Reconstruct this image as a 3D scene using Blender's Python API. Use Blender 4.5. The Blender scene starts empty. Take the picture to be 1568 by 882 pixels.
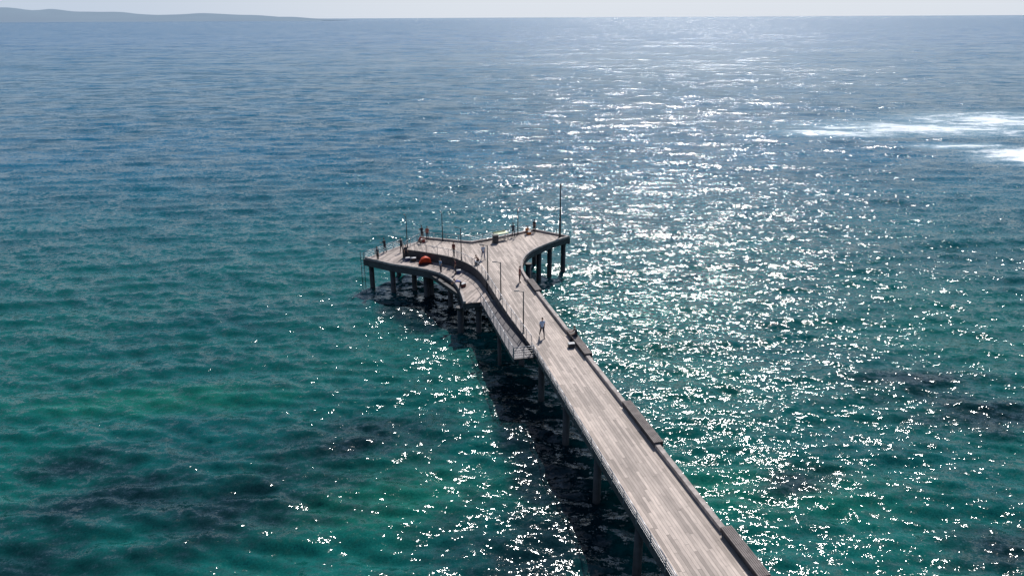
import bpy, bmesh, math, random
import numpy as np
from mathutils import Matrix, Vector
random.seed(7); rng=np.random.default_rng(11)
scene=bpy.context.scene
COL=scene.collection

# ------------------------------------------------------------------ camera
H=30.4; pitch=math.radians(20.29); roll=math.radians(-0.29)
cd=bpy.data.cameras.new("camera"); cam=bpy.data.objects.new("camera",cd); COL.objects.link(cam)
cd.sensor_width=36; cd.lens=1120/1568*36; cd.clip_start=0.5; cd.clip_end=90000
R=Matrix.Rotation(math.pi/2-pitch,4,'X')@Matrix.Rotation(roll,4,'Z')
cam.matrix_world=Matrix.Translation((0,0,H))@R
scene.camera=cam
scene.view_settings.view_transform='Standard'; scene.view_settings.look='None'; scene.view_settings.exposure=0

# ------------------------------------------------------------------ light
EL=math.radians(47); AZ=math.radians(14.5)
S=Vector((math.sin(AZ)*math.cos(EL),math.cos(AZ)*math.cos(EL),math.sin(EL)))
sl=bpy.data.lights.new("sun",'SUN'); sl.energy=4.9; sl.angle=math.radians(0.5); sl.color=(1,0.96,0.92)
so=bpy.data.objects.new("sun",sl); so.rotation_euler=S.to_track_quat('Z','Y').to_euler(); so.location=(0,0,200); COL.objects.link(so)
w=bpy.data.worlds.new("World"); scene.world=w; w.use_nodes=True
nt=w.node_tree; nt.nodes.clear()
sky=nt.nodes.new('ShaderNodeTexSky'); sky.sky_type='NISHITA'; sky.sun_disc=False
sky.sun_elevation=EL; sky.sun_rotation=AZ; sky.air_density=1.0; sky.dust_density=.6; sky.ozone_density=3.0
tcw=nt.nodes.new('ShaderNodeTexCoord'); sxw=nt.nodes.new('ShaderNodeSeparateXYZ'); nt.links.new(tcw.outputs['Generated'],sxw.inputs[0])
hz=nt.nodes.new('ShaderNodeMapRange'); hz.interpolation_type='SMOOTHSTEP'; nt.links.new(sxw.outputs[2],hz.inputs[0])
hz.inputs[1].default_value=0; hz.inputs[2].default_value=.22; hz.inputs[3].default_value=.95; hz.inputs[4].default_value=0
sd=nt.nodes.new('ShaderNodeVectorMath'); sd.operation='DOT_PRODUCT'; nt.links.new(tcw.outputs['Generated'],sd.inputs[0]); sd.inputs[1].default_value=(math.sin(AZ),math.cos(AZ),0)
hb=nt.nodes.new('ShaderNodeMapRange'); hb.interpolation_type='SMOOTHSTEP'; nt.links.new(sd.outputs['Value'],hb.inputs[0]); hb.inputs[1].default_value=.7; hb.inputs[2].default_value=1; hb.inputs[3].default_value=0; hb.inputs[4].default_value=1
hc_=nt.nodes.new('ShaderNodeMix'); hc_.data_type='RGBA'; nt.links.new(hb.outputs[0],hc_.inputs[0]); hc_.inputs[6].default_value=(6.1,7.1,8.6,1); hc_.inputs[7].default_value=(8.0,8.6,9.5,1)
hs=nt.nodes.new('ShaderNodeMix'); hs.data_type='RGBA'; nt.links.new(hz.outputs[0],hs.inputs[0]); nt.links.new(sky.outputs[0],hs.inputs[6]); nt.links.new(hc_.outputs[2],hs.inputs[7])
bg=nt.nodes.new('ShaderNodeBackground'); bg.inputs[1].default_value=0.09
wo=nt.nodes.new('ShaderNodeOutputWorld'); nt.links.new(hs.outputs[2],bg.inputs[0]); nt.links.new(bg.outputs[0],wo.inputs[0])

# ------------------------------------------------------------------ node helper
class NT:
    def __init__(s,name):
        s.m=bpy.data.materials.new(name); s.m.use_nodes=True; s.t=s.m.node_tree; s.t.nodes.clear()
        s.out=s.t.nodes.new('ShaderNodeOutputMaterial')
    def n(s,typ,**k):
        nd=s.t.nodes.new(typ)
        for a,b in k.items(): setattr(nd,a,b)
        return nd
    def set(s,sock,v):
        if v is None: return
        if hasattr(v,'is_output') or isinstance(v,bpy.types.NodeSocket): s.t.links.new(v,sock)
        else:
            try: sock.default_value=v
            except Exception: sock.default_value=(*v,1)
    def math(s,op,a,b=None,c=None,clamp=False):
        nd=s.n('ShaderNodeMath',operation=op,use_clamp=clamp)
        s.set(nd.inputs[0],a); s.set(nd.inputs[1],b); s.set(nd.inputs[2],c); return nd.outputs[0]
    def vm(s,op,a,b=None,sc=None):
        nd=s.n('ShaderNodeVectorMath',operation=op)
        s.set(nd.inputs[0],a); s.set(nd.inputs[1],b)
        if sc is not None: s.set(nd.inputs[3],sc)
        return nd.outputs[0]
    def mix(s,f,a,b,bt='MIX'):
        nd=s.n('ShaderNodeMix',data_type='RGBA',blend_type=bt)
        s.set(nd.inputs[0],f); s.set(nd.inputs[6],a if not isinstance(a,tuple) else (*a,1)); s.set(nd.inputs[7],b if not isinstance(b,tuple) else (*b,1)); return nd.outputs[2]
    def ramp(s,v,a,b,lo=0.,hi=1.):
        nd=s.n('ShaderNodeMapRange',interpolation_type='SMOOTHSTEP'); s.set(nd.inputs[0],v)
        nd.inputs[1].default_value=a; nd.inputs[2].default_value=b; nd.inputs[3].default_value=lo; nd.inputs[4].default_value=hi; return nd.outputs[0]
    def noise(s,vec,scale,detail=3,rough=.5,dist=0,out=0):
        nd=s.n('ShaderNodeTexNoise'); s.set(nd.inputs['Vector'],vec); nd.inputs['Scale'].default_value=scale
        nd.inputs['Detail'].default_value=detail; nd.inputs['Roughness'].default_value=rough; nd.inputs['Distortion'].default_value=dist; return nd.outputs[out]
    def mapping(s,vec,loc=(0,0,0),rot=(0,0,0),scale=(1,1,1)):
        nd=s.n('ShaderNodeMapping'); s.set(nd.inputs[0],vec); nd.inputs[1].default_value=loc; nd.inputs[2].default_value=rot; nd.inputs[3].default_value=scale; return nd.outputs[0]
    def bsdf(s,color,rough=.6,metal=0,normal=None,ior=None,spec=None):
        b=s.n('ShaderNodeBsdfPrincipled'); s.set(b.inputs['Base Color'],color if not isinstance(color,tuple) else (*color,1)); s.set(b.inputs['Roughness'],rough); b.inputs['Metallic'].default_value=metal
        if normal is not None: s.set(b.inputs['Normal'],normal)
        if ior: b.inputs['IOR'].default_value=ior
        if spec is not None: s.set(b.inputs['Specular IOR Level'],spec)
        s.t.links.new(b.outputs[0],s.out.inputs[0]); return b

def simple(name,col,rough=.6,metal=0,var=.25,scale=3.):
    t=NT(name); g=t.n('ShaderNodeNewGeometry')
    nz=t.noise(g.outputs['Position'],scale,4,.6)
    k=t.ramp(nz,.3,.7,1-var,1+var)
    vm=t.n('ShaderNodeVectorMath',operation='SCALE'); vm.inputs[0].default_value=col; t.t.links.new(k,vm.inputs[3])
    t.bsdf(vm.outputs[0],rough,metal); return t.m

# ------------------------------------------------------------------ water
def water_mat():
    t=NT("sea_water"); g=t.n('ShaderNodeNewGeometry'); P=g.outputs['Position']
    sep=t.n('ShaderNodeSeparateXYZ'); t.t.links.new(P,sep.inputs[0]); X,Y=sep.outputs[0],sep.outputs[1]
    n1=t.noise(P,.05,4,.55); n2=t.noise(P,.22,4,.6); n3=t.noise(t.mapping(P,scale=(.5,1,1)),.012,3,.5)
    def blob(cx,cy,rx,ry,rot=0):
        a=t.math('SUBTRACT',X,cx); b=t.math('SUBTRACT',Y,cy); c,s_=math.cos(rot),math.sin(rot)
        u=t.math('ADD',t.math('MULTIPLY',a,c/rx),t.math('MULTIPLY',b,s_/rx))
        v=t.math('ADD',t.math('MULTIPLY',a,-s_/ry),t.math('MULTIPLY',b,c/ry))
        d=t.math('SQRT',t.math('ADD',t.math('MULTIPLY',u,u),t.math('MULTIPLY',v,v)))
        return t.math('SUBTRACT',1.,d)
    def union(l):
        r=l[0]
        for q in l[1:]: r=t.math('MAXIMUM',r,q)
        return r
    def slope(vec,scale,detail,k,ky=1.15):
        c=t.noise(vec,scale,detail,.58,0,1); return t.vm('MULTIPLY',t.vm('SUBTRACT',c,(.5,.5,.5)),(k,k*ky,0))
    gust=t.ramp(n3,.3,.7,.78,1.2)
    a=slope(t.mapping(P,rot=(0,0,.15),scale=(.6,1,1)),2.7,3,1.4)
    b=slope(t.mapping(P,rot=(0,0,-.12),scale=(.45,1,1)),.7,3,.65)
    c=slope(P,9.,1,.6)
    d=slope(t.mapping(P,rot=(0,0,.1),scale=(.4,1,1)),.22,5,.95)
    dd=t.vm('SCALE',d,None,t.ramp(Y,65,200))
    e_=slope(t.mapping(P,rot=(0,0,-.08),scale=(.4,1,1)),.055,5,.8)
    dd=t.vm('ADD',dd,t.vm('SCALE',e_,None,t.ramp(Y,180,600)))
    s=t.vm('ADD',t.vm('ADD',a,b),t.vm('ADD',c,dd)); s=t.vm('SCALE',s,None,gust)
    N=t.vm('NORMALIZE',t.vm('ADD',g.outputs['Normal'],s))
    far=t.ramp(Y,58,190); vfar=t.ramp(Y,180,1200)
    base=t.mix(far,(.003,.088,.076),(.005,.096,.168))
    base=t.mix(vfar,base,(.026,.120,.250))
    base=t.mix(t.ramp(Y,1800,14000),base,(.11,.21,.33))  # aerial haze towards the horizon, put into the base colour
    base=t.mix(t.ramp(n1,.35,.7,0,.5),base,(.002,.045,.062))
    sh=union([blob(-9,41,12,6,.2),blob(17,42,14,6),blob(-30,55,16,4,.1)])
    sh=t.ramp(t.math('ADD',sh,t.math('MULTIPLY',t.math('SUBTRACT',n2,.5),1.2)),.0,.9,0,.6)
    base=t.mix(sh,base,(.006,.125,.080))
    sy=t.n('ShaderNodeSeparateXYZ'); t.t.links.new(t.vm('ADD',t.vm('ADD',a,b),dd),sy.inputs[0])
    base=t.vm('SCALE',base,None,t.ramp(sy.outputs[1],-.3,.3,1.32,.66))  # wave shading painted into the base colour, following the slope
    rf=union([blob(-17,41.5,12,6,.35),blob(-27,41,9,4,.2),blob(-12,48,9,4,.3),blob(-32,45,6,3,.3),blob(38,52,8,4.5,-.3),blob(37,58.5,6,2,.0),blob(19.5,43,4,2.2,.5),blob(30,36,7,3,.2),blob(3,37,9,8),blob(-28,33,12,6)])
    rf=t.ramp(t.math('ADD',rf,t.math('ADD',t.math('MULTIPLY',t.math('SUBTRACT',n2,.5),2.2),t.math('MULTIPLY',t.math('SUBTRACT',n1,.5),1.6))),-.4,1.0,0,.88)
    pw=union([blob(2.4,46,4.2,24,.231),blob(-7.5,75,10,8,-.25),blob(10.5,20,6,26,.231)])  # pier's shadow on the sea, deepened by darkening the base colour
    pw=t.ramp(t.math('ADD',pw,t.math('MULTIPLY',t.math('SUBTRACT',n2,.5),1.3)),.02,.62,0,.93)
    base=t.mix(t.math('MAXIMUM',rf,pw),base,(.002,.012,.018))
    fm=union([blob(123,167,19,13,.2),blob(118,212,38,16,-.15),blob(152,228,40,24,.1),blob(90,204,20,7,-.2),blob(112,182,14,5,0)])
    Pf=t.mapping(P,scale=(.45,1,1))
    nf=t.noise(Pf,.25,8,.72)
    fmask=t.math('ADD',fm,t.math('MULTIPLY',t.math('SUBTRACT',nf,.5),3.8))
    fo=t.ramp(fmask,.15,1.05,0,.9); milky=t.ramp(fm,-.5,.7,0,.75)
    base=t.mix(milky,base,(.24,.40,.48))
    core=t.ramp(t.math('ADD',blob(128,168,24,14,.15),t.math('MULTIPLY',t.math('SUBTRACT',nf,.5),2.2)),.0,.5,0,1)
    fo=t.math('MAXIMUM',t.math('MULTIPLY',fo,t.ramp(fm,-.3,.1)),core)
    Pw=t.mapping(P,rot=(0,0,.15),scale=(.35,1,1))
    wc=t.math('MULTIPLY',t.ramp(t.noise(Pw,.9,5,.7),.68,.76),t.ramp(n1,.48,.6)); wc=t.math('MULTIPLY',wc,.4)
    fo=t.math('MAXIMUM',fo,wc)
    base=t.mix(fo,base,(.78,.83,.86))
    rough=t.math('MAXIMUM',t.ramp(Y,40,600,.10,.2),t.math('MULTIPLY',fo,.7))
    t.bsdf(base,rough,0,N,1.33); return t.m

def build_water():
    fine=np.radians(np.linspace(-44,44,760)); coarse=np.radians(np.linspace(44,316,120)[1:-1])
    th=np.concatenate([fine,coarse]); nth=len(th)
    dth=np.concatenate([np.full(760,np.radians(88/759)),np.full(len(coarse),np.radians(272/119))])
    r=[10.]
    while r[-1]<60000:
        k=.0045 if r[-1]<500 else (.02 if r[-1]<4000 else .12)
        r.append(r[-1]*(1+k))
    r=np.array(r); nr=len(r); dr=np.gradient(r)
    RR,TT=np.meshgrid(r,th,indexing='ij'); Xg=RR*np.sin(TT); Yg=RR*np.cos(TT)
    sp=np.maximum(RR*dth[None,:],dr[:,None]*np.ones(nth)[None,:])
    Z=np.zeros_like(Xg)
    NW=90
    lam=np.exp(rng.uniform(np.log(1.2),np.log(20),NW)); 
    for l in lam:
        ang=rng.normal(math.radians(-98),.45); k=2*math.pi/l; ph=rng.uniform(0,6.28)
        a=.0085*l**0.6/(1+ (l/14)**2)
        wt=np.clip(1.6-2.6*sp/l*1.6,0,1)
        arg=k*(Xg*math.cos(ang)+Yg*math.sin(ang))+ph+.6*np.sin(.05*Xg+.03*Yg+ph)
        Z+=a*wt*(np.sin(arg)+.18*np.sin(2*arg+1.57))
    V=np.stack([Xg,Yg,Z],-1).reshape(-1,3); V=np.vstack([V,[[0,0,0]]]); c=len(V)-1
    i=np.arange(nr-1)[:,None]; j=np.arange(nth)[None,:]; j2=(j+1)%nth
    Q=np.stack([i*nth+j,i*nth+j2,(i+1)*nth+j2,(i+1)*nth+j],-1).reshape(-1,4)[:, ::-1]
    T=np.stack([np.full(nth,c),np.arange(nth),(np.arange(nth)+1)%nth],-1)[:, ::-1]
    me=bpy.data.meshes.new("sea"); nq,ntr=len(Q),len(T)
    me.vertices.add(len(V)); me.vertices.foreach_set('co',V.astype(np.float32).ravel())
    me.loops.add(nq*4+ntr*3); me.loops.foreach_set('vertex_index',np.concatenate([Q.ravel(),T.ravel()]).astype(np.int32))
    me.polygons.add(nq+ntr); me.polygons.foreach_set('loop_start',np.concatenate([np.arange(nq)*4,nq*4+np.arange(ntr)*3]).astype(np.int32))
    me.update(calc_edges=True)
    me.polygons.foreach_set('use_smooth',np.ones(nq+ntr,bool))
    me.update()
    if me.polygons[0].normal.z<0: me.flip_normals()
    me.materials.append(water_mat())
    o=bpy.data.objects.new("sea",me); COL.objects.link(o)
build_water()

# ------------------------------------------------------------------ materials
AX=math.atan2(.229,.973)
def deck_mat(rot,name,tint=(.45,.375,.325)):
    t=NT(name); g=t.n('ShaderNodeNewGeometry'); P=t.mapping(g.outputs['Position'],rot=(0,0,rot))
    sep=t.n('ShaderNodeSeparateXYZ'); t.t.links.new(P,sep.inputs[0])
    v=t.math('DIVIDE',sep.outputs[0],.21); row=t.math('FLOOR',v)
    wn=t.n('ShaderNodeTexWhiteNoise',noise_dimensions='1D'); t.t.links.new(row,wn.inputs['W'])
    u=t.math('ADD',t.math('DIVIDE',sep.outputs[1],3.4),t.math('MULTIPLY',wn.outputs[0],9.)); col=t.math('FLOOR',u)
    cmb=t.n('ShaderNodeCombineXYZ'); t.t.links.new(row,cmb.inputs[0]); t.t.links.new(col,cmb.inputs[1])
    w2=t.n('ShaderNodeTexWhiteNoise',noise_dimensions='2D'); t.t.links.new(cmb.outputs[0],w2.inputs['Vector'])
    br=t.ramp(w2.outputs[0],0,1,.68,1.2)
    st=t.mapping(P,scale=(9,.7,1)); gr=t.ramp(t.noise(st,2.,5,.65),.3,.7,.84,1.12)
    dirt=t.ramp(t.noise(g.outputs['Position'],.35,5,.65),.3,.7,.78,1.1)
    k=t.math('MULTIPLY',t.math('MULTIPLY',br,gr),dirt)
    fv=t.math('FRACT',v); fu=t.math('FRACT',u)
    gap=t.math('MAXIMUM',t.math('LESS_THAN',fv,.07),t.math('LESS_THAN',fu,.006))
    k=t.math('MULTIPLY',k,t.math('SUBTRACT',1.,t.math('MULTIPLY',gap,.8)))
    vm=t.n('ShaderNodeVectorMath',operation='SCALE'); vm.inputs[0].default_value=tint; t.t.links.new(k,vm.inputs[3])
    t.bsdf(vm.outputs[0],.75); return t.m
M_deck=deck_mat(-AX,"weathered_planks")
M_deck2=deck_mat(.35,"weathered_planks_landing",(.38,.315,.28))
M_kerb=simple("kerb_timber",(.34,.295,.27),.8,0,.3,2)
M_seat=simple("seat_timber",(.17,.145,.135),.8,0,.3,2)
M_dark=simple("dark_timber",(.045,.042,.045),.7,0,.3,2)
M_beam=simple("steel_beam",(.05,.05,.055),.6,.0,.3,1.5)
M_pile=simple("pile_steel",(.035,.033,.035),.6,0,.4,1.5)
M_steel=simple("galvanised_steel",(.42,.42,.43),.4,.6,.1,5)
M_pole=simple("pole_paint",(.05,.055,.06),.45,.2,.2,5)
M_glass=simple("lamp_lens",(.7,.7,.68),.3,0,.05,5)

# ------------------------------------------------------------------ mesh helpers
def mesh_obj(name,bm,mats,parent=None,smooth=False):
    me=bpy.data.meshes.new(name); bm.to_mesh(me); bm.free()
    for m in (mats if isinstance(mats,(list,tuple)) else [mats]): me.materials.append(m)
    if smooth:
        for p in me.polygons: p.use_smooth=True
    o=bpy.data.objects.new(name,me); COL.objects.link(o)
    if parent: o.parent=parent
    return o
def empty(name,loc=(0,0,0),rz=0):
    e=bpy.data.objects.new(name,None); e.location=loc; e.rotation_euler=(0,0,rz); e.empty_display_size=.5; COL.objects.link(e); return e
def box(bm,c,s,rz=0,mi=0,rx=0):
    M=Matrix.Translation(c)@Matrix.Rotation(rz,4,'Z')@Matrix.Rotation(rx,4,'X')@Matrix.Diagonal((*s,1))
    r=bmesh.ops.create_cube(bm,size=1,matrix=M)
    for v in r['verts']:
        for f in v.link_faces: f.material_index=mi
def tube(bm,a,b,r1,r2=None,n=8,mi=0,caps=True):
    a=Vector(a); b=Vector(b); r2=r1 if r2 is None else r2; d=(b-a); q=d.to_track_quat('Z','Y').to_matrix()
    A=[bm.verts.new(a+q@Vector((r1*math.cos(2*math.pi*i/n),r1*math.sin(2*math.pi*i/n),0))) for i in range(n)]
    B=[bm.verts.new(b+q@Vector((r2*math.cos(2*math.pi*i/n),r2*math.sin(2*math.pi*i/n),0))) for i in range(n)]
    for i in range(n):
        f=bm.faces.new((A[i],A[(i+1)%n],B[(i+1)%n],B[i])); f.material_index=mi; f.smooth=True
    if caps:
        f=bm.faces.new(A[::-1]); f.material_index=mi; f=bm.faces.new(B); f.material_index=mi
def offset(poly,d,closed=False):
    out=[];n=len(poly)
    for i,p in enumerate(poly):
        p=Vector(p[:2]); a=Vector(poly[i-1][:2]) if (i>0 or closed) else None; b=Vector(poly[(i+1)%n][:2]) if (i<n-1 or closed) else None
        if a is None: t=(b-p).normalized(); m=1
        elif b is None: t=(p-a).normalized(); m=1
        else:
            t1=(p-a).normalized(); t2=(b-p).normalized(); t=(t1+t2).normalized(); m=1/max(.5,t.dot(t1))
        nrm=Vector((-t.y,t.x)); out.append(p+nrm*d*m)
    return out
def sweep(bm,line,zs,o1,o2,h0,h1,mi=0):
    zs=[zs]*len(line) if not hasattr(zs,'__len__') else zs
    L=offset(line,o2); Rr=offset(line,o1); rings=[]
    for i in range(len(line)):
        rings.append([bm.verts.new((Rr[i].x,Rr[i].y,zs[i]+h0)),bm.verts.new((L[i].x,L[i].y,zs[i]+h0)),bm.verts.new((L[i].x,L[i].y,zs[i]+h1)),bm.verts.new((Rr[i].x,Rr[i].y,zs[i]+h1))])
    for i in range(len(rings)-1):
        for k in range(4):
            f=bm.faces.new((rings[i][k],rings[i+1][k],rings[i+1][(k+1)%4],rings[i][(k+1)%4])); f.material_index=mi
    bm.faces.new(rings[0]).material_index=mi; bm.faces.new(rings[-1][::-1]).material_index=mi
def catmull(pts,n=5):
    P=[Vector(p) for p in pts]; P=[2*P[0]-P[1]]+P+[2*P[-1]-P[-2]]; out=[]
    for i in range(1,len(P)-2):
        for k in range(n):
            t=k/n; a,b,c,d=P[i-1],P[i],P[i+1],P[i+2]
            out.append(.5*((2*b)+(c-a)*t+(2*a-5*b+4*c-d)*t*t+(3*b-a-3*c+d)*t**3))
    out.append(P[-2]); return [(v.x,v.y) for v in out]
def resample(line,step):
    L=[Vector(p) for p in line]; d=[0]
    for a,b in zip(L,L[1:]): d.append(d[-1]+(b-a).length)
    n=max(1,round(d[-1]/step)); res=[]
    for k in range(n+1):
        s=d[-1]*k/n; i=0
        while i<len(d)-2 and d[i+1]<s: i+=1
        t=(s-d[i])/max(1e-6,d[i+1]-d[i]); res.append(tuple(L[i].lerp(L[i+1],t)))
    return res
def slab(bm,poly,z,th,mi=0,zs=None):
    zs=zs or [z]*len(poly)
    vs=[bm.verts.new((p[0],p[1],q)) for p,q in zip(poly,zs)]
    vb=[bm.verts.new((p[0],p[1],q-th)) for p,q in zip(poly,zs)]
    f=bm.faces.new(vs); f.material_index=mi
    g=bm.faces.new(vb[::-1]); g.material_index=1
    n=len(poly)
    for i in range(n):
        s=bm.faces.new((vs[i],vb[i],vb[(i+1)%n],vs[(i+1)%n])); s.material_index=1
    bm.normal_update()
    bmesh.ops.recalc_face_normals(bm,faces=bm.faces)
    bmesh.ops.triangulate(bm,faces=[f,g])

# ------------------------------------------------------------------ pier
ZU,ZL=4.4,3.5
left_walk=[(17.9,-15),(7.83,29.04),(1.68,55.9)]
right_walk=[(22.6,-15),(12.25,29.01),(6.17,54.21),(1.62,73.2)]
curveR=catmull([(1.62,73.2),(1.28,75.3),(1.2,77.2),(1.35,79.0),(1.75,80.7),(2.45,82.4),(3.55,84.1),(5.2,86.2),(7.34,88.45)],5)
back=[(7.34,88.45),(2.93,91.84),(-2.18,88.05),(-4.96,86.4),(-11.14,88.49)]
endL=[(-11.14,88.49),(-13.01,83.57)]
curveL=catmull([(-13.01,83.57),(-10.29,82.35),(-7.2,80.5),(-5.06,78.2),(-3.63,75.5),(-2.6,72.14),(-1.56,67.9),(-.56,63.9),(.55,59.9),(1.68,55.9)],5)
upper=right_walk+curveR[1:]+back[1:]+endL[1:]+curveL[1:]+[(7.83,29.04),(17.9,-15)]
pier=empty("pier")
bm=bmesh.new(); slab(bm,upper,ZU,.16); mesh_obj("upper_deck",bm,[M_deck,M_dark],pier)
front=catmull([(-13.9,80.38),(-10.31,78.69),(-8.16,77.08),(-6.68,74.91),(-5.81,72.64),(-5.24,70.13),(-4.92,68.3)],4)
lower=[(-4.92,68.3),(-1.9,69.0),(-2.9,73.),(-4.2,77),(-6.,80.5),(-9.,83),(-11.6,85),(-10.6,91.6),(-13.89,88.4),(-17.71,82.88)]+front
lower=lower[:-1]
bm=bmesh.new(); slab(bm,lower,ZL,.16); mesh_obj("landing_deck",bm,[M_deck2,M_dark],pier)
ramp=[(.1,54.4),(1.85,54.75),(-1.75,69.0),(-3.15,68.68)]
bm=bmesh.new(); slab(bm,ramp,0,.14,zs=[4.05,4.05,3.505,3.505]); mesh_obj("ramp_deck",bm,[simple("ramp_grating",(.10,.09,.095),.7,0,.3,6),M_dark],pier)

bm=bmesh.new()
sweep(bm,right_walk+curveR[1:],ZU,-.0,.16,-.62,-.162)
sweep(bm,back,ZU,.0,.2,-.8,-.162)
sweep(bm,endL+curveL[1:],ZU,.02,.2,-.86,-.162)
sweep(bm,[left_walk[2],left_walk[1],left_walk[0]],ZU,.0,.16,-.62,-.162)
sweep(bm,[(-10.6,91.6),(-13.89,88.4),(-17.71,82.88)]+front,ZL,.0,.2,-.75,-.162)
sweep(bm,[(-4.92,68.3),(-3.2,68.66)],ZL,.0,.2,-.6,-.162)
sweep(bm,[(.12,54.5),(-3.1,68.6)],[4.05,3.5],-.12,-.0,-.45,-.145)
sweep(bm,[(1.8,54.8),(-1.8,69)],[4.05,3.5],.02,.12,-.45,-.145)
mesh_obj("edge_beams",bm,M_beam,pier)
bm=bmesh.new(); cw=curveL[:26]
sweep(bm,cw,ZU,-.12,-.005,-.9,.14); mesh_obj("retaining_wall",bm,M_dark,pier)
bm=bmesh.new()
def rw(y):
    return 12.25+(y-29.01)*(-6.08/25.2) if y<54.21 else 6.17+(y-54.21)*(-4.55/18.99)
benches=[(40.6,46.1),(28.6,32.4),(53.8,58.8),(68.6,72.0),(15,20)]
ys=[-15]+[q for b in sorted(benches) for q in b]+[73.2]
segs=[(ys[i],ys[i+1]) for i in range(0,len(ys),2)]
for a,b in segs:
    sweep(bm,resample([(rw(a),a),(rw(b),b)],3.),ZU,.02,.34,.05,.30)
for p in resample([(rw(-14),-14),(rw(54),54),(rw(73),73)],2.4):
    box(bm,(p[0]-.18,p[1],ZU+.026),(.3,.3,.048),AX,1)
sweep(bm,curveR,ZU,.03,.28,.05,.26)
sweep(bm,resample([(1.68,55.6),(7.83,29.04)],3)+[(17.9,-15)],ZU,.05,.22,.04,.2)
sweep(bm,[(-17.6,82.95)]+front,ZL,.05,.3,.04,.24)
sweep(bm,back,ZU,.05,.3,.04,.25)
mesh_obj("kerbs",bm,[M_kerb,M_dark],pier)
bm=bmesh.new()
def pile(x,y,top,r=.27): 
    tube(bm,(x,y,-6),(x,y,top),r,n=14)
    tube(bm,(x,y,top-.25),(x,y,top-.002),r+.1,n=14)
for k in range(-9,4):
    y=55+6.9*k
    xl=1.68+(y-55.9)*(-.229); xr=rw(y)
    if k<=2:
        pile(xl+.55,y-.1,ZU-.75); pile(xr-.55,y+.1,ZU-.75)
        c=Vector(((xl+xr)/2,y,ZU-.55)); box(bm,c,(xr-xl-.5,.45,.5),AX)
HP=[(-16.8,82.9,3),(-14.0,81.1,3),(-11.6,81.9,3),(-9.9,79.3,3),(-9.4,79.9,3),(-6.9,76.6,3),(-5.4,71.6,3),(-5.3,69.0,3),(-14.2,86.9,3),(-9.9,86.9,4),(-6,85.6,4),(-5.6,80.4,4),(-2.2,86.4,4),(-2.4,81.5,4),(-2.6,76.3,4),(1.9,80.2,4),(3.3,85.0,4),(4.7,86.9,4),(6.5,88.4,4),(2.9,90.6,4),(.4,86.5,4),(-3.4,68.9,3),(-1.2,61.9,3.3)]
for x,y,l in HP:
    pile(x,y,(ZU if l==4 else ZL)-.62 if l in(3,4) else l-.2,.3 if l in(3,4) else .18)
for a,b,z in [((-16.6,82.7),(-9.9,79.4),ZL),((-9.9,79.4),(-5.4,71.6),ZL),((-14.2,86.9),(-9.9,79.4),ZL),((-2.2,86.4),(-5.6,80.4),ZU),((3.3,85),(-5.6,80.4),ZU),((6.5,88.4),(-2.2,86.4),ZU),((-9.9,86.9),(-2.2,86.4),ZU)]:
    sweep(bm,[a,b],z,-.2,.2,-.64,-.2)
mesh_obj("piles_and_crossheads",bm,M_pile,pier)
bm=bmesh.new()
lx=Vector((-17.75,82.6)); tdir=Vector((.84,-.54))*.25
for s in(-1,1):
    q=lx+tdir*s; tube(bm,(q.x,q.y,-1.2),(q.x,q.y,ZL+1.0),.035,n=6)
for k in range(14):
    z=-.5+.33*k; a=lx-tdir; b=lx+tdir; tube(bm,(a.x,a.y,z),(b.x,b.y,z),.02,n=5)
mesh_obj("boat_ladder",bm,M_pole,pier)

# ------------------------------------------------------------------ railings
def railing(line,z,side,parent,h=1.05,wires=4,step=1.6,name="railing"):
    bm=bmesh.new(); zf=z if callable(z) else (lambda i,n:z)
    L=[tuple(p) for p in offset(line,side)] ; pts=resample(L,step); n=len(pts)
    P=[Vector((p[0],p[1],zf(i,n))) for i,p in enumerate(pts)]
    for i,p in enumerate(P):
        box(bm,p+Vector((0,0,h/2-.1)),(.05,.05,h+.2),AX)
    for a,b in zip(P,P[1:]):
        tube(bm,a+Vector((0,0,h)),b+Vector((0,0,h)),.032,n=6,mi=0)
        for k in range(wires):
            zz=Vector((0,0,h*(k+.6)/(wires+.4))); tube(bm,a+zz,b+zz,.012,n=4,mi=0,caps=False)
    return mesh_obj(name,bm,M_steel,parent)
railing(curveL[12:],ZU,-.05,pier)
railing(curveL[:13],ZU,.12,pier,h=.95)
railing([(1.68,55.6),(7.83,29.04),(17.9,-15)],ZU,-.06,pier,h=.62,wires=3,step=1.9,name="side_rail")
railing([(.12,54.5),(-3.1,68.6)],lambda i,n:4.05-.55*i/(n-1),.05,pier,name="ramp_rail")
railing([(.12,54.5),(1.75,54.85)],4.05,-.03,pier,h=1.0,wires=4,step=.85,name="ramp_end_rail")
railing(back[:2],ZU,.3,pier,h=.9,name="back_rail"); railing(back[1:],ZU,.3,pier,h=.95,name="back_rail")
railing(endL,ZU,.1,pier,h=.95,name="end_rail")
railing([(-13.89,88.4),(-17.6,83.0)],ZL,.15,pier,h=.9,name="landing_rail")

# ------------------------------------------------------------------ benches
def bench(y0,y1):
    L=math.hypot(y1-y0,rw(y1)-rw(y0)); ym=(y0+y1)/2; e=empty("timber_bench",(rw(ym)+.28,ym,ZU),AX)
    bm=bmesh.new()
    for k in range(6): box(bm,(-.08-.11*k,0,.42),(.085,L-.1,.05))
    mesh_obj("seat",bm,M_seat,e)
    bm=bmesh.new(); n=int(L//1.3)+1
    for k in range(n+1):
        y=-L/2+.15+(L-.3)*k/n; box(bm,(-.34,y,.196),(.55,.07,.388))
    box(bm,(-.58,0,.2),(.05,L-.25,.3)); box(bm,(-.06,0,.2),(.05,L-.1,.36))
    box(bm,(-.1,0,-.12),(.3,L,.2))
    mesh_obj("supports",bm,M_dark,e)
for b in benches: bench(*b)

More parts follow.
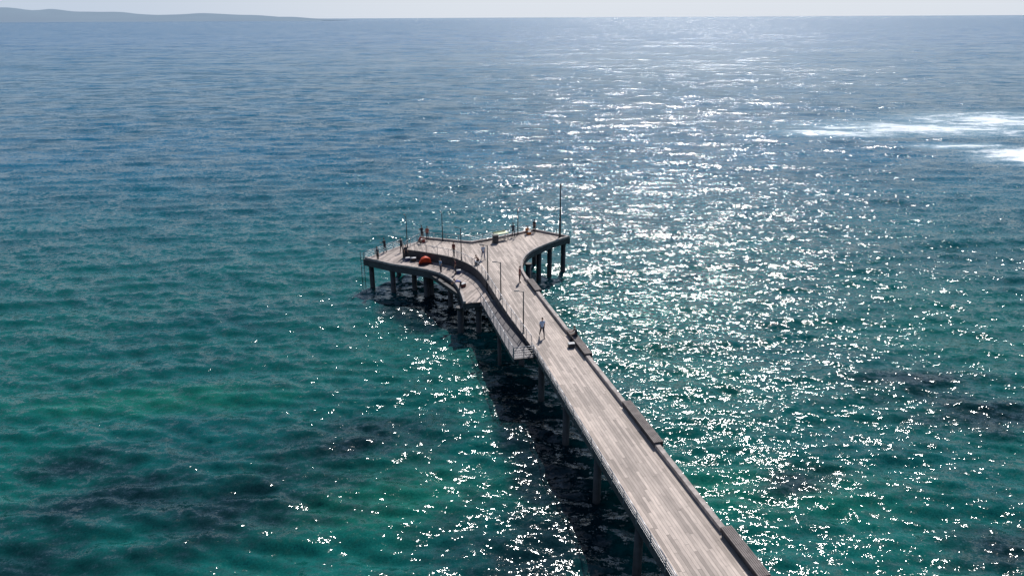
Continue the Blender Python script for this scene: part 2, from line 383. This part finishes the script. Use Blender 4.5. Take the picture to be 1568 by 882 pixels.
# ------------------------------------------------------------------ lamps
def lamp(x,y,h=3.9,z=ZU,ang=math.pi):
    e=empty("street_lamp",(x,y,z),ang); bm=bmesh.new()
    tube(bm,(0,0,0),(0,0,h),.065,.045,8); tube(bm,(0,0,0),(0,0,.03),.16,n=10)
    tube(bm,(0,0,.03),(0,0,.5),.09,.07,8); tube(bm,(0,0,h-.06),(.45,0,h+.04),.03,.025,6)
    mesh_obj("pole",bm,M_pole,e)
    bm=bmesh.new(); box(bm,(.6,0,h+.05),(.42,.16,.06)); bmesh.ops.bevel(bm,geom=bm.edges[:],offset=.02,segments=1); mesh_obj("lamp_head",bm,M_pole,e)
    bm=bmesh.new(); box(bm,(.62,0,h+.012),(.3,.11,.012)); mesh_obj("lens",bm,M_glass,e)
for x,y,h,a in [(-12.6,84.6,3.9,2.),(-8.57,87.3,3.5,1.9),(-5.75,79.45,3.8,2.6),(-2.55,72.9,3.8,math.pi),(-1.1,67.2,3.8,math.pi),(.98,58.9,3.9,math.pi),(.79,89.9,3.3,1.2)]:
    lamp(x,y,h,ang=a)
e=empty("navigation_light_mast",(6.05,88.5,ZU)); bm=bmesh.new()
tube(bm,(0,0,0),(0,0,2.6),.13,.12,10); tube(bm,(0,0,2.6),(0,0,6.4),.085,.07,10); tube(bm,(0,0,0),(0,0,.05),.28,n=12); tube(bm,(0,0,6.4),(0,0,6.46),.16,n=12)
mesh_obj("mast",bm,M_pole,e); bm=bmesh.new(); tube(bm,(0,0,6.46),(0,0,6.75),.1,.08,n=12); tube(bm,(0,0,6.75),(0,0,6.85),.12,.03,n=12); mesh_obj("beacon",bm,M_pole,e)

# ------------------------------------------------------------------ fish table, bin, tent, crates
e=empty("fish_cleaning_table",(-1.3,87.5,ZU),.6); bm=bmesh.new()
box(bm,(0,0,.9),(1.9,.8,.06)); box(bm,(0,.41,1.0),(1.9,.03,.16)); mesh_obj("table_top",bm,simple("table_top_paint",(.55,.58,.38),.5),e)
bm=bmesh.new()
for a in(-.8,.8):
    for b in(-.3,.3): box(bm,(a,b,.435),(.07,.07,.87))
box(bm,(0,0,.3),(1.6,.05,.05)); tube(bm,(.6,.3,.93),(.6,.3,1.25),.02); tube(bm,(.6,.3,1.25),(.6,.05,1.22),.018); mesh_obj("frame_and_tap",bm,M_steel,e)
e=empty("rubbish_bin",(-2.0,86.3,ZU),.3); bm=bmesh.new()
box(bm,(0,0,.5),(.6,.62,.9)); bmesh.ops.bevel(bm,geom=bm.edges[:],offset=.04,segments=2); box(bm,(0,.0,1.0),(.68,.7,.07)); tube(bm,(-.25,.3,.1),(-.25,.36,.1),.1); tube(bm,(.25,.3,.1),(.25,.36,.1),.1)
mesh_obj("bin_body",bm,M_dark,e)
e=empty("orange_beach_tent",(-10.1,80.95,ZL),.5); bm=bmesh.new(); n=14; m=7; g=[]
for j in range(m+1):
    row=[]
    for i in range(n+1):
        u=math.pi*i/n; v=math.radians(-5+125*j/m)
        rad=1-.04*abs(math.sin(4*u)); row.append(bm.verts.new((.8*math.cos(u)*rad,.55*math.sin(u)*math.cos(v)*rad,.98*max(0,math.sin(u)*math.sin(v))*rad)))
    g.append(row)
for j in range(m):
    for i in range(n):
        try: bm.faces.new((g[j][i],g[j][i+1],g[j+1][i+1],g[j+1][i]))
        except Exception: pass
bmesh.ops.remove_doubles(bm,verts=bm.verts[:],dist=.003)
mesh_obj("canopy",bm,simple("orange_nylon",(.75,.09,.03),.6),e,True)
bm=bmesh.new()
for i in range(12):
    a=math.pi*i/12; b=math.pi*(i+1)/12; tube(bm,(.81*math.cos(a),0.02,.99*math.sin(a)),(.81*math.cos(b),.02,.99*math.sin(b)),.015,n=5)
box(bm,(0,.02,.01),(1.6,1.0,.012)); mesh_obj("hoop_and_groundsheet",bm,M_dark,e)
def crate(x,y,z,rz,c,s=(.5,.35,.35)):
    e=empty("cool_box",(x,y,z),rz); bm=bmesh.new(); box(bm,(0,0,s[2]/2),s); bmesh.ops.bevel(bm,geom=bm.edges[:],offset=.03,segments=2); mesh_obj("tub",bm,simple("tub_plastic",c,.5),e)
    bm=bmesh.new(); box(bm,(0,0,s[2]+.03),(s[0]+.03,s[1]+.03,.055)); tube(bm,(-s[0]/2-.02,0,s[2]*.7),(-s[0]/2-.02,0,s[2]+.12),.012); tube(bm,(s[0]/2+.02,0,s[2]*.7),(s[0]/2+.02,0,s[2]+.12),.012); tube(bm,(-s[0]/2-.02,0,s[2]+.12),(s[0]/2+.02,0,s[2]+.12),.014); mesh_obj("lid_and_handle",bm,simple("lid_plastic",(.6,.6,.6),.5),e)
crate(-12.3,82.2,ZL,.4,(.03,.05,.12)); crate(-11.6,82.0,ZL,.2,(.02,.02,.02),(.6,.4,.4)); crate(-5.2,73.2,ZL,.8,(.1,.02,.02)); crate(-11.0,86.9,ZU,.3,(.3,.04,.03)); crate(4.95,55.9,ZU,.2,(.03,.03,.035)); crate(2.2,90.0,ZU,.5,(.5,.15,.03)); crate(-6.0,77.6,ZL,.2,(.02,.05,.15)); crate(-3.9,77.9,ZU,.9,(.02,.02,.02))

# ------------------------------------------------------------------ people
cm={}
def cmat(kind,c):
    k=(kind,c)
    if k not in cm: cm[k]=simple(kind,c,.8,0,.12,9)
    return cm[k]
def person(loc,heading,pose,shirt,trou,hair=(.03,.02,.015),shorts=False,rod=False,scale=1.,skin=(.42,.24,.16),name="person"):
    lean,hl,kl,hr,kr,al,el,ar,er,ht=pose
    rad=math.radians
    D=lambda a:Vector((0,math.sin(rad(a)),-math.cos(rad(a))))
    up=Vector((0,math.sin(rad(lean)),math.cos(rad(lean))))
    J={};J['pel']=Vector((0,0,0))
    J['sp']=J['pel']+up*.22; J['ch']=J['pel']+up*.44; J['nk']=J['pel']+up*.56
    hup=Vector((0,math.sin(rad(lean*.6+ht)),math.cos(rad(lean*.6+ht)))); J['hd']=J['nk']+hup*.08
    for s,n,hp,kn,a,el_ in((-1,'l',hl,kl,al,el),(1,'r',hr,kr,ar,er)):
        J['h'+n]=Vector((s*.09,0,-.03)); J['k'+n]=J['h'+n]+D(hp)*.43+Vector((s*.015,0,0)); J['a'+n]=J['k'+n]+D(hp-kn)*.42
        J['t'+n]=J['a'+n]+Vector((s*.03,.17,-.05))
        J['s'+n]=J['ch']+up*.05+Vector((s*.18,0,0)); J['e'+n]=J['s'+n]+D(a)*.29+Vector((s*.05,0,0)); J['w'+n]=J['e'+n]+D(a+el_)*.25+Vector((s*-.01,0,0)); J['p'+n]=J['w'+n]+D(a+el_+8)*.08
    low=min(J['al'].z,J['ar'].z); lift=.085-low
    if len(loc)==4: lift=loc[3]+.1
    for k in J: J[k]=J[k]+Vector((0,0,lift))
    order=list(J); idx={k:i for i,k in enumerate(order)}
    E=[('pel','sp'),('sp','ch'),('ch','nk'),('nk','hd')]
    for n in 'lr': E+=[('pel','h'+n),('h'+n,'k'+n),('k'+n,'a'+n),('a'+n,'t'+n),('ch','s'+n),('s'+n,'e'+n),('e'+n,'w'+n),('w'+n,'p'+n)]
    rr={'pel':(.15,.11),'sp':(.14,.10),'ch':(.17,.115),'nk':(.06,.06),'hd':(.055,.055)}
    for n in 'lr': rr.update({'h'+n:(.10,.10),'k'+n:(.062,.062),'a'+n:(.043,.045),'t'+n:(.045,.03),'s'+n:(.065,.065),'e'+n:(.045,.045),'w'+n:(.03,.03),'p'+n:(.04,.02)})
    me=bpy.data.meshes.new("b"); me.from_pydata([J[k] for k in order],[(idx[a],idx[b]) for a,b in E],[]); ob=bpy.data.objects.new("b",me); COL.objects.link(ob)
    md=ob.modifiers.new("s",'SKIN'); 
    for k in order:
        v=me.skin_vertices[0].data[idx[k]]; v.radius=rr[k]; v.use_root=(k=='pel')
    sb=ob.modifiers.new("ss",'SUBSURF'); sb.levels=1
    dg=bpy.context.evaluated_depsgraph_get(); ev=ob.evaluated_get(dg); m2=bpy.data.meshes.new_from_object(ev); bpy.data.objects.remove(ob)
    bm=bmesh.new(); bm.from_mesh(m2); bpy.data.meshes.remove(m2)
    def dseg(p,a,b):
        ab=b-a; t=max(0,min(1,(p-a).dot(ab)/ab.length_squared)); return (p-(a+ab*t)).length,t
    bm.faces.ensure_lookup_table()
    for f in bm.faces:
        c=f.calc_center_median(); best=min(((dseg(c,J[a],J[b]))+(a,b) for a,b in E),key=lambda q:q[0]); a,b,t=best[2],best[3],best[1]; f.smooth=True
        mi=1
        if (a,b)==('nk','hd'): mi=0
        elif (a,b)==('ch','nk') and t>.85: mi=0
        elif a[0]=='w': mi=0
        elif a[0]=='e' : mi=0
        elif a in('sl','sr') and t>.65: mi=0
        elif b in('hl','hr') and a=='pel': mi=2
        elif (a,b)==('pel','sp') and t<.2: mi=2
        elif a in('hl','hr'): mi=0 if shorts and t>.85 else 2
        elif a[0]=='k': mi=0 if shorts else 2
        elif a[0]=='a': mi=3
        f.material_index=mi
    hc=J['hd']+hup*.13
    fwd=Vector((0,math.cos(rad(lean*.6+ht)),-math.sin(rad(lean*.6+ht)))); rt=Vector((1,0,0))
    B=Matrix((rt,fwd,hup)).transposed().to_4x4(); MH=Matrix.Translation(hc)@B
    r=bmesh.ops.create_uvsphere(bm,u_segments=14,v_segments=10,radius=1)
    for v in r['verts']:
        x,y,z=v.co; jaw=1-.22*max(0,-z); yy=y*.098*(1 if y<0 else .95)
        v.co=MH@Vector((x*.076*jaw,yy*jaw+(.012 if z<-.2 and y>0 else 0),z*.118))
    hf=set(f for v in r['verts'] for f in v.link_faces)
    Mi=MH.inverted()
    for f in hf:
        c=Mi@f.calc_center_median(); f.smooth=True; f.material_index=4 if (c.z>.055 or (c.y<-.01 and c.z>-.05)) else 0
    def ell(c,s,mi):
        r=bmesh.ops.create_icosphere(bm,subdivisions=1,radius=1,matrix=MH@Matrix.Translation(c)@Matrix.Diagonal((*s,1)))
        for v in r['verts']:
            for f in v.link_faces: f.material_index=mi; f.smooth=True
    ell((0,.1,-.012),(.013,.02,.024),0)
    for s in(-1,1): ell((s*.075,-.005,-.01),(.012,.02,.032),0); ell((s*.03,.085,.012),(.012,.01,.008),5)
    ell((0,.088,-.055),(.026,.009,.006),5)
    ell((0,-.012,.03),(.083,.1,.1),4)
    for n,s in(('l',-1),('r',1)):
        d=(J['p'+n]-J['w'+n]).normalized(); side=Vector((0,1,0)) if abs(d.y)<.7 else Vector((0,0,1)); side=(side-d*side.dot(d)).normalized(); inn=Vector((-s,0,0))
        for i,Lf in enumerate((.062,.072,.068,.052)):
            b=J['p'+n]+side*(.027-.018*i); mm=b+d*Lf*.55+inn*.008; ed=mm+(d+inn*.7).normalized()*Lf*.45
            tube(bm,b-d*.02,mm,.0095,.0085,5); tube(bm,mm,ed,.0085,.0065,5)
        b=J['w'+n]+d*.03+side*.022; mm=b+(d+side*1.1).normalized()*.04; tube(bm,b,mm,.012,.01,5); tube(bm,mm,mm+(d+side*.2).normalized()*.028,.01,.007,5)
    e=empty(name,(loc[0],loc[1],loc[2]),heading); e.scale=(scale,)*3
    mats=[cmat("skin",skin),cmat("shirt",shirt),cmat("trousers",trou),cmat("shoes",(.03,.03,.03)),cmat("hair",hair),cmat("eyes",(.02,.01,.01))]
    mesh_obj("body",bm,mats,e)
    if rod:
        bm=bmesh.new(); a=J['pr']; d=Vector((0,.75,.66)).normalized(); tube(bm,a-d*.4,a+d*1.1,.014,.01,5); tube(bm,a+d*1.1,a+d*2.5,.01,.004,5); tube(bm,a+d*.08+Vector((-.03,0,-.06)),a+d*.08+Vector((.03,0,-.06)),.04,n=8)
        mesh_obj("fishing_rod",bm,M_dark,e)
WALK=(4,24,8,-18,22,-22,20,24,25,4); STAND=(2,2,2,-2,2,4,12,-2,14,8); FISH=(6,6,6,-8,4,35,60,40,55,6); BEND=(72,22,14,4,8,60,10,50,20,10)
SIT=(14,88,86,84,80,30,40,34,50,15); CROUCH=(35,105,130,95,135,50,30,55,35,5)
blk=(.015,.015,.02)
def hd(dx,dy): return math.atan2(-dx,dy)
person((2.58,58.0,ZU),hd(.23,-.97),WALK,(.42,.52,.68),(.02,.025,.05),scale=1.05)
person((5.52,57.3,ZU,.445),hd(-.97,-.2),SIT,(.03,.03,.035),(.02,.02,.03))
person((-3.28,79.9,ZU),hd(.3,-.95),WALK,(.45,.5,.6),(.03,.06,.16))
person((-6.71,80.9,ZU),hd(-.6,-.8),STAND,(.16,.03,.03),blk)
person((-3.7,78.2,ZU),hd(-.6,-.5),CROUCH,(.25,.14,.1),(.05,.04,.04))
person((-11.2,87.9,ZU),hd(-.4,.9),FISH,(.03,.03,.04),(.03,.03,.04),rod=True)
person((-11.4,86.0,ZU),hd(.7,.4),CROUCH,(.3,.05,.04),(.2,.15,.12))
person((.80,71.9,ZU),hd(.9,.3),STAND,(.28,.07,.06),(.10,.05,.05))
person((1.9,90.2,ZU),hd(.2,-.9),CROUCH,(.55,.18,.05),(.08,.06,.05))
person((2.9,90.9,ZU),hd(.5,.8),STAND,(.04,.04,.05),blk,scale=.95)
person((-7.96,77.5,ZL),hd(-.7,-.6),STAND,(.3,.38,.5),(.04,.05,.09))
person((-6.3,77.3,ZL),hd(-.8,-.2),STAND,(.14,.03,.03),blk)
person((-5.35,72.1,ZL),hd(-.9,-.2),BEND,(.02,.06,.25),(.03,.03,.04))
person((-15.5,85.5,ZL),hd(-.8,.6),FISH,(.03,.03,.035),(.02,.02,.03),rod=True)
person((-15.8,82.1,ZL),hd(-.5,-.85),STAND,(.12,.12,.14),blk)
person((-13.5,85.6,ZL),hd(-.8,.6),FISH,(.05,.05,.06),(.03,.03,.04),rod=True)
person((-12.6,82.9,ZL),hd(.6,-.7),STAND,(.04,.04,.05),blk,scale=.97)
person((-10.5,87.6,ZU),hd(.2,.9),STAND,(.35,.10,.07),(.05,.05,.07))
person((.2,88.9,ZU),hd(-.3,.9),FISH,(.05,.06,.08),(.03,.03,.04))

# ------------------------------------------------------------------ distant hills
def hills(name,prof,y0,depth,emit,albedo):
    xs=np.array([p[0] for p in prof]); hs=np.array([p[1] for p in prof]); n=220; m=16
    gx=np.linspace(xs[0],xs[-1],n); base=np.interp(gx,xs,hs)
    bm=bmesh.new(); G=[]
    ph=rng.uniform(0,6.28,8)
    for j in range(m+1):
        v=j/m; row=[]
        for i,x in enumerate(gx):
            prof_=math.sin(math.pi*v)**.6 if 0<v<1 else 0
            nz=sum(math.sin(x/(500/(k+1))+v*3*(k+1)+ph[k])/(k+1.5) for k in range(7))
            z=base[i]*prof_*(1+.13*nz); row.append(bm.verts.new((x,y0+depth*v+120*math.sin(x/400+ph[0])*(1-v),z-(2 if z<=0 else 0))))
        G.append(row)
    for j in range(m):
        for i in range(n-1): bm.faces.new((G[j][i],G[j][i+1],G[j+1][i+1],G[j+1][i]))
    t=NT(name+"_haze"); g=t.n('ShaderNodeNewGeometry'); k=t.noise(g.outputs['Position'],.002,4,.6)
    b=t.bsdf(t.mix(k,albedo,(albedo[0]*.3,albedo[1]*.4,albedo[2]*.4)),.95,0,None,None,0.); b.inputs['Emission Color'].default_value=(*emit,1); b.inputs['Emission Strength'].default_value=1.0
    mesh_obj(name,bm,t.m,None,True)
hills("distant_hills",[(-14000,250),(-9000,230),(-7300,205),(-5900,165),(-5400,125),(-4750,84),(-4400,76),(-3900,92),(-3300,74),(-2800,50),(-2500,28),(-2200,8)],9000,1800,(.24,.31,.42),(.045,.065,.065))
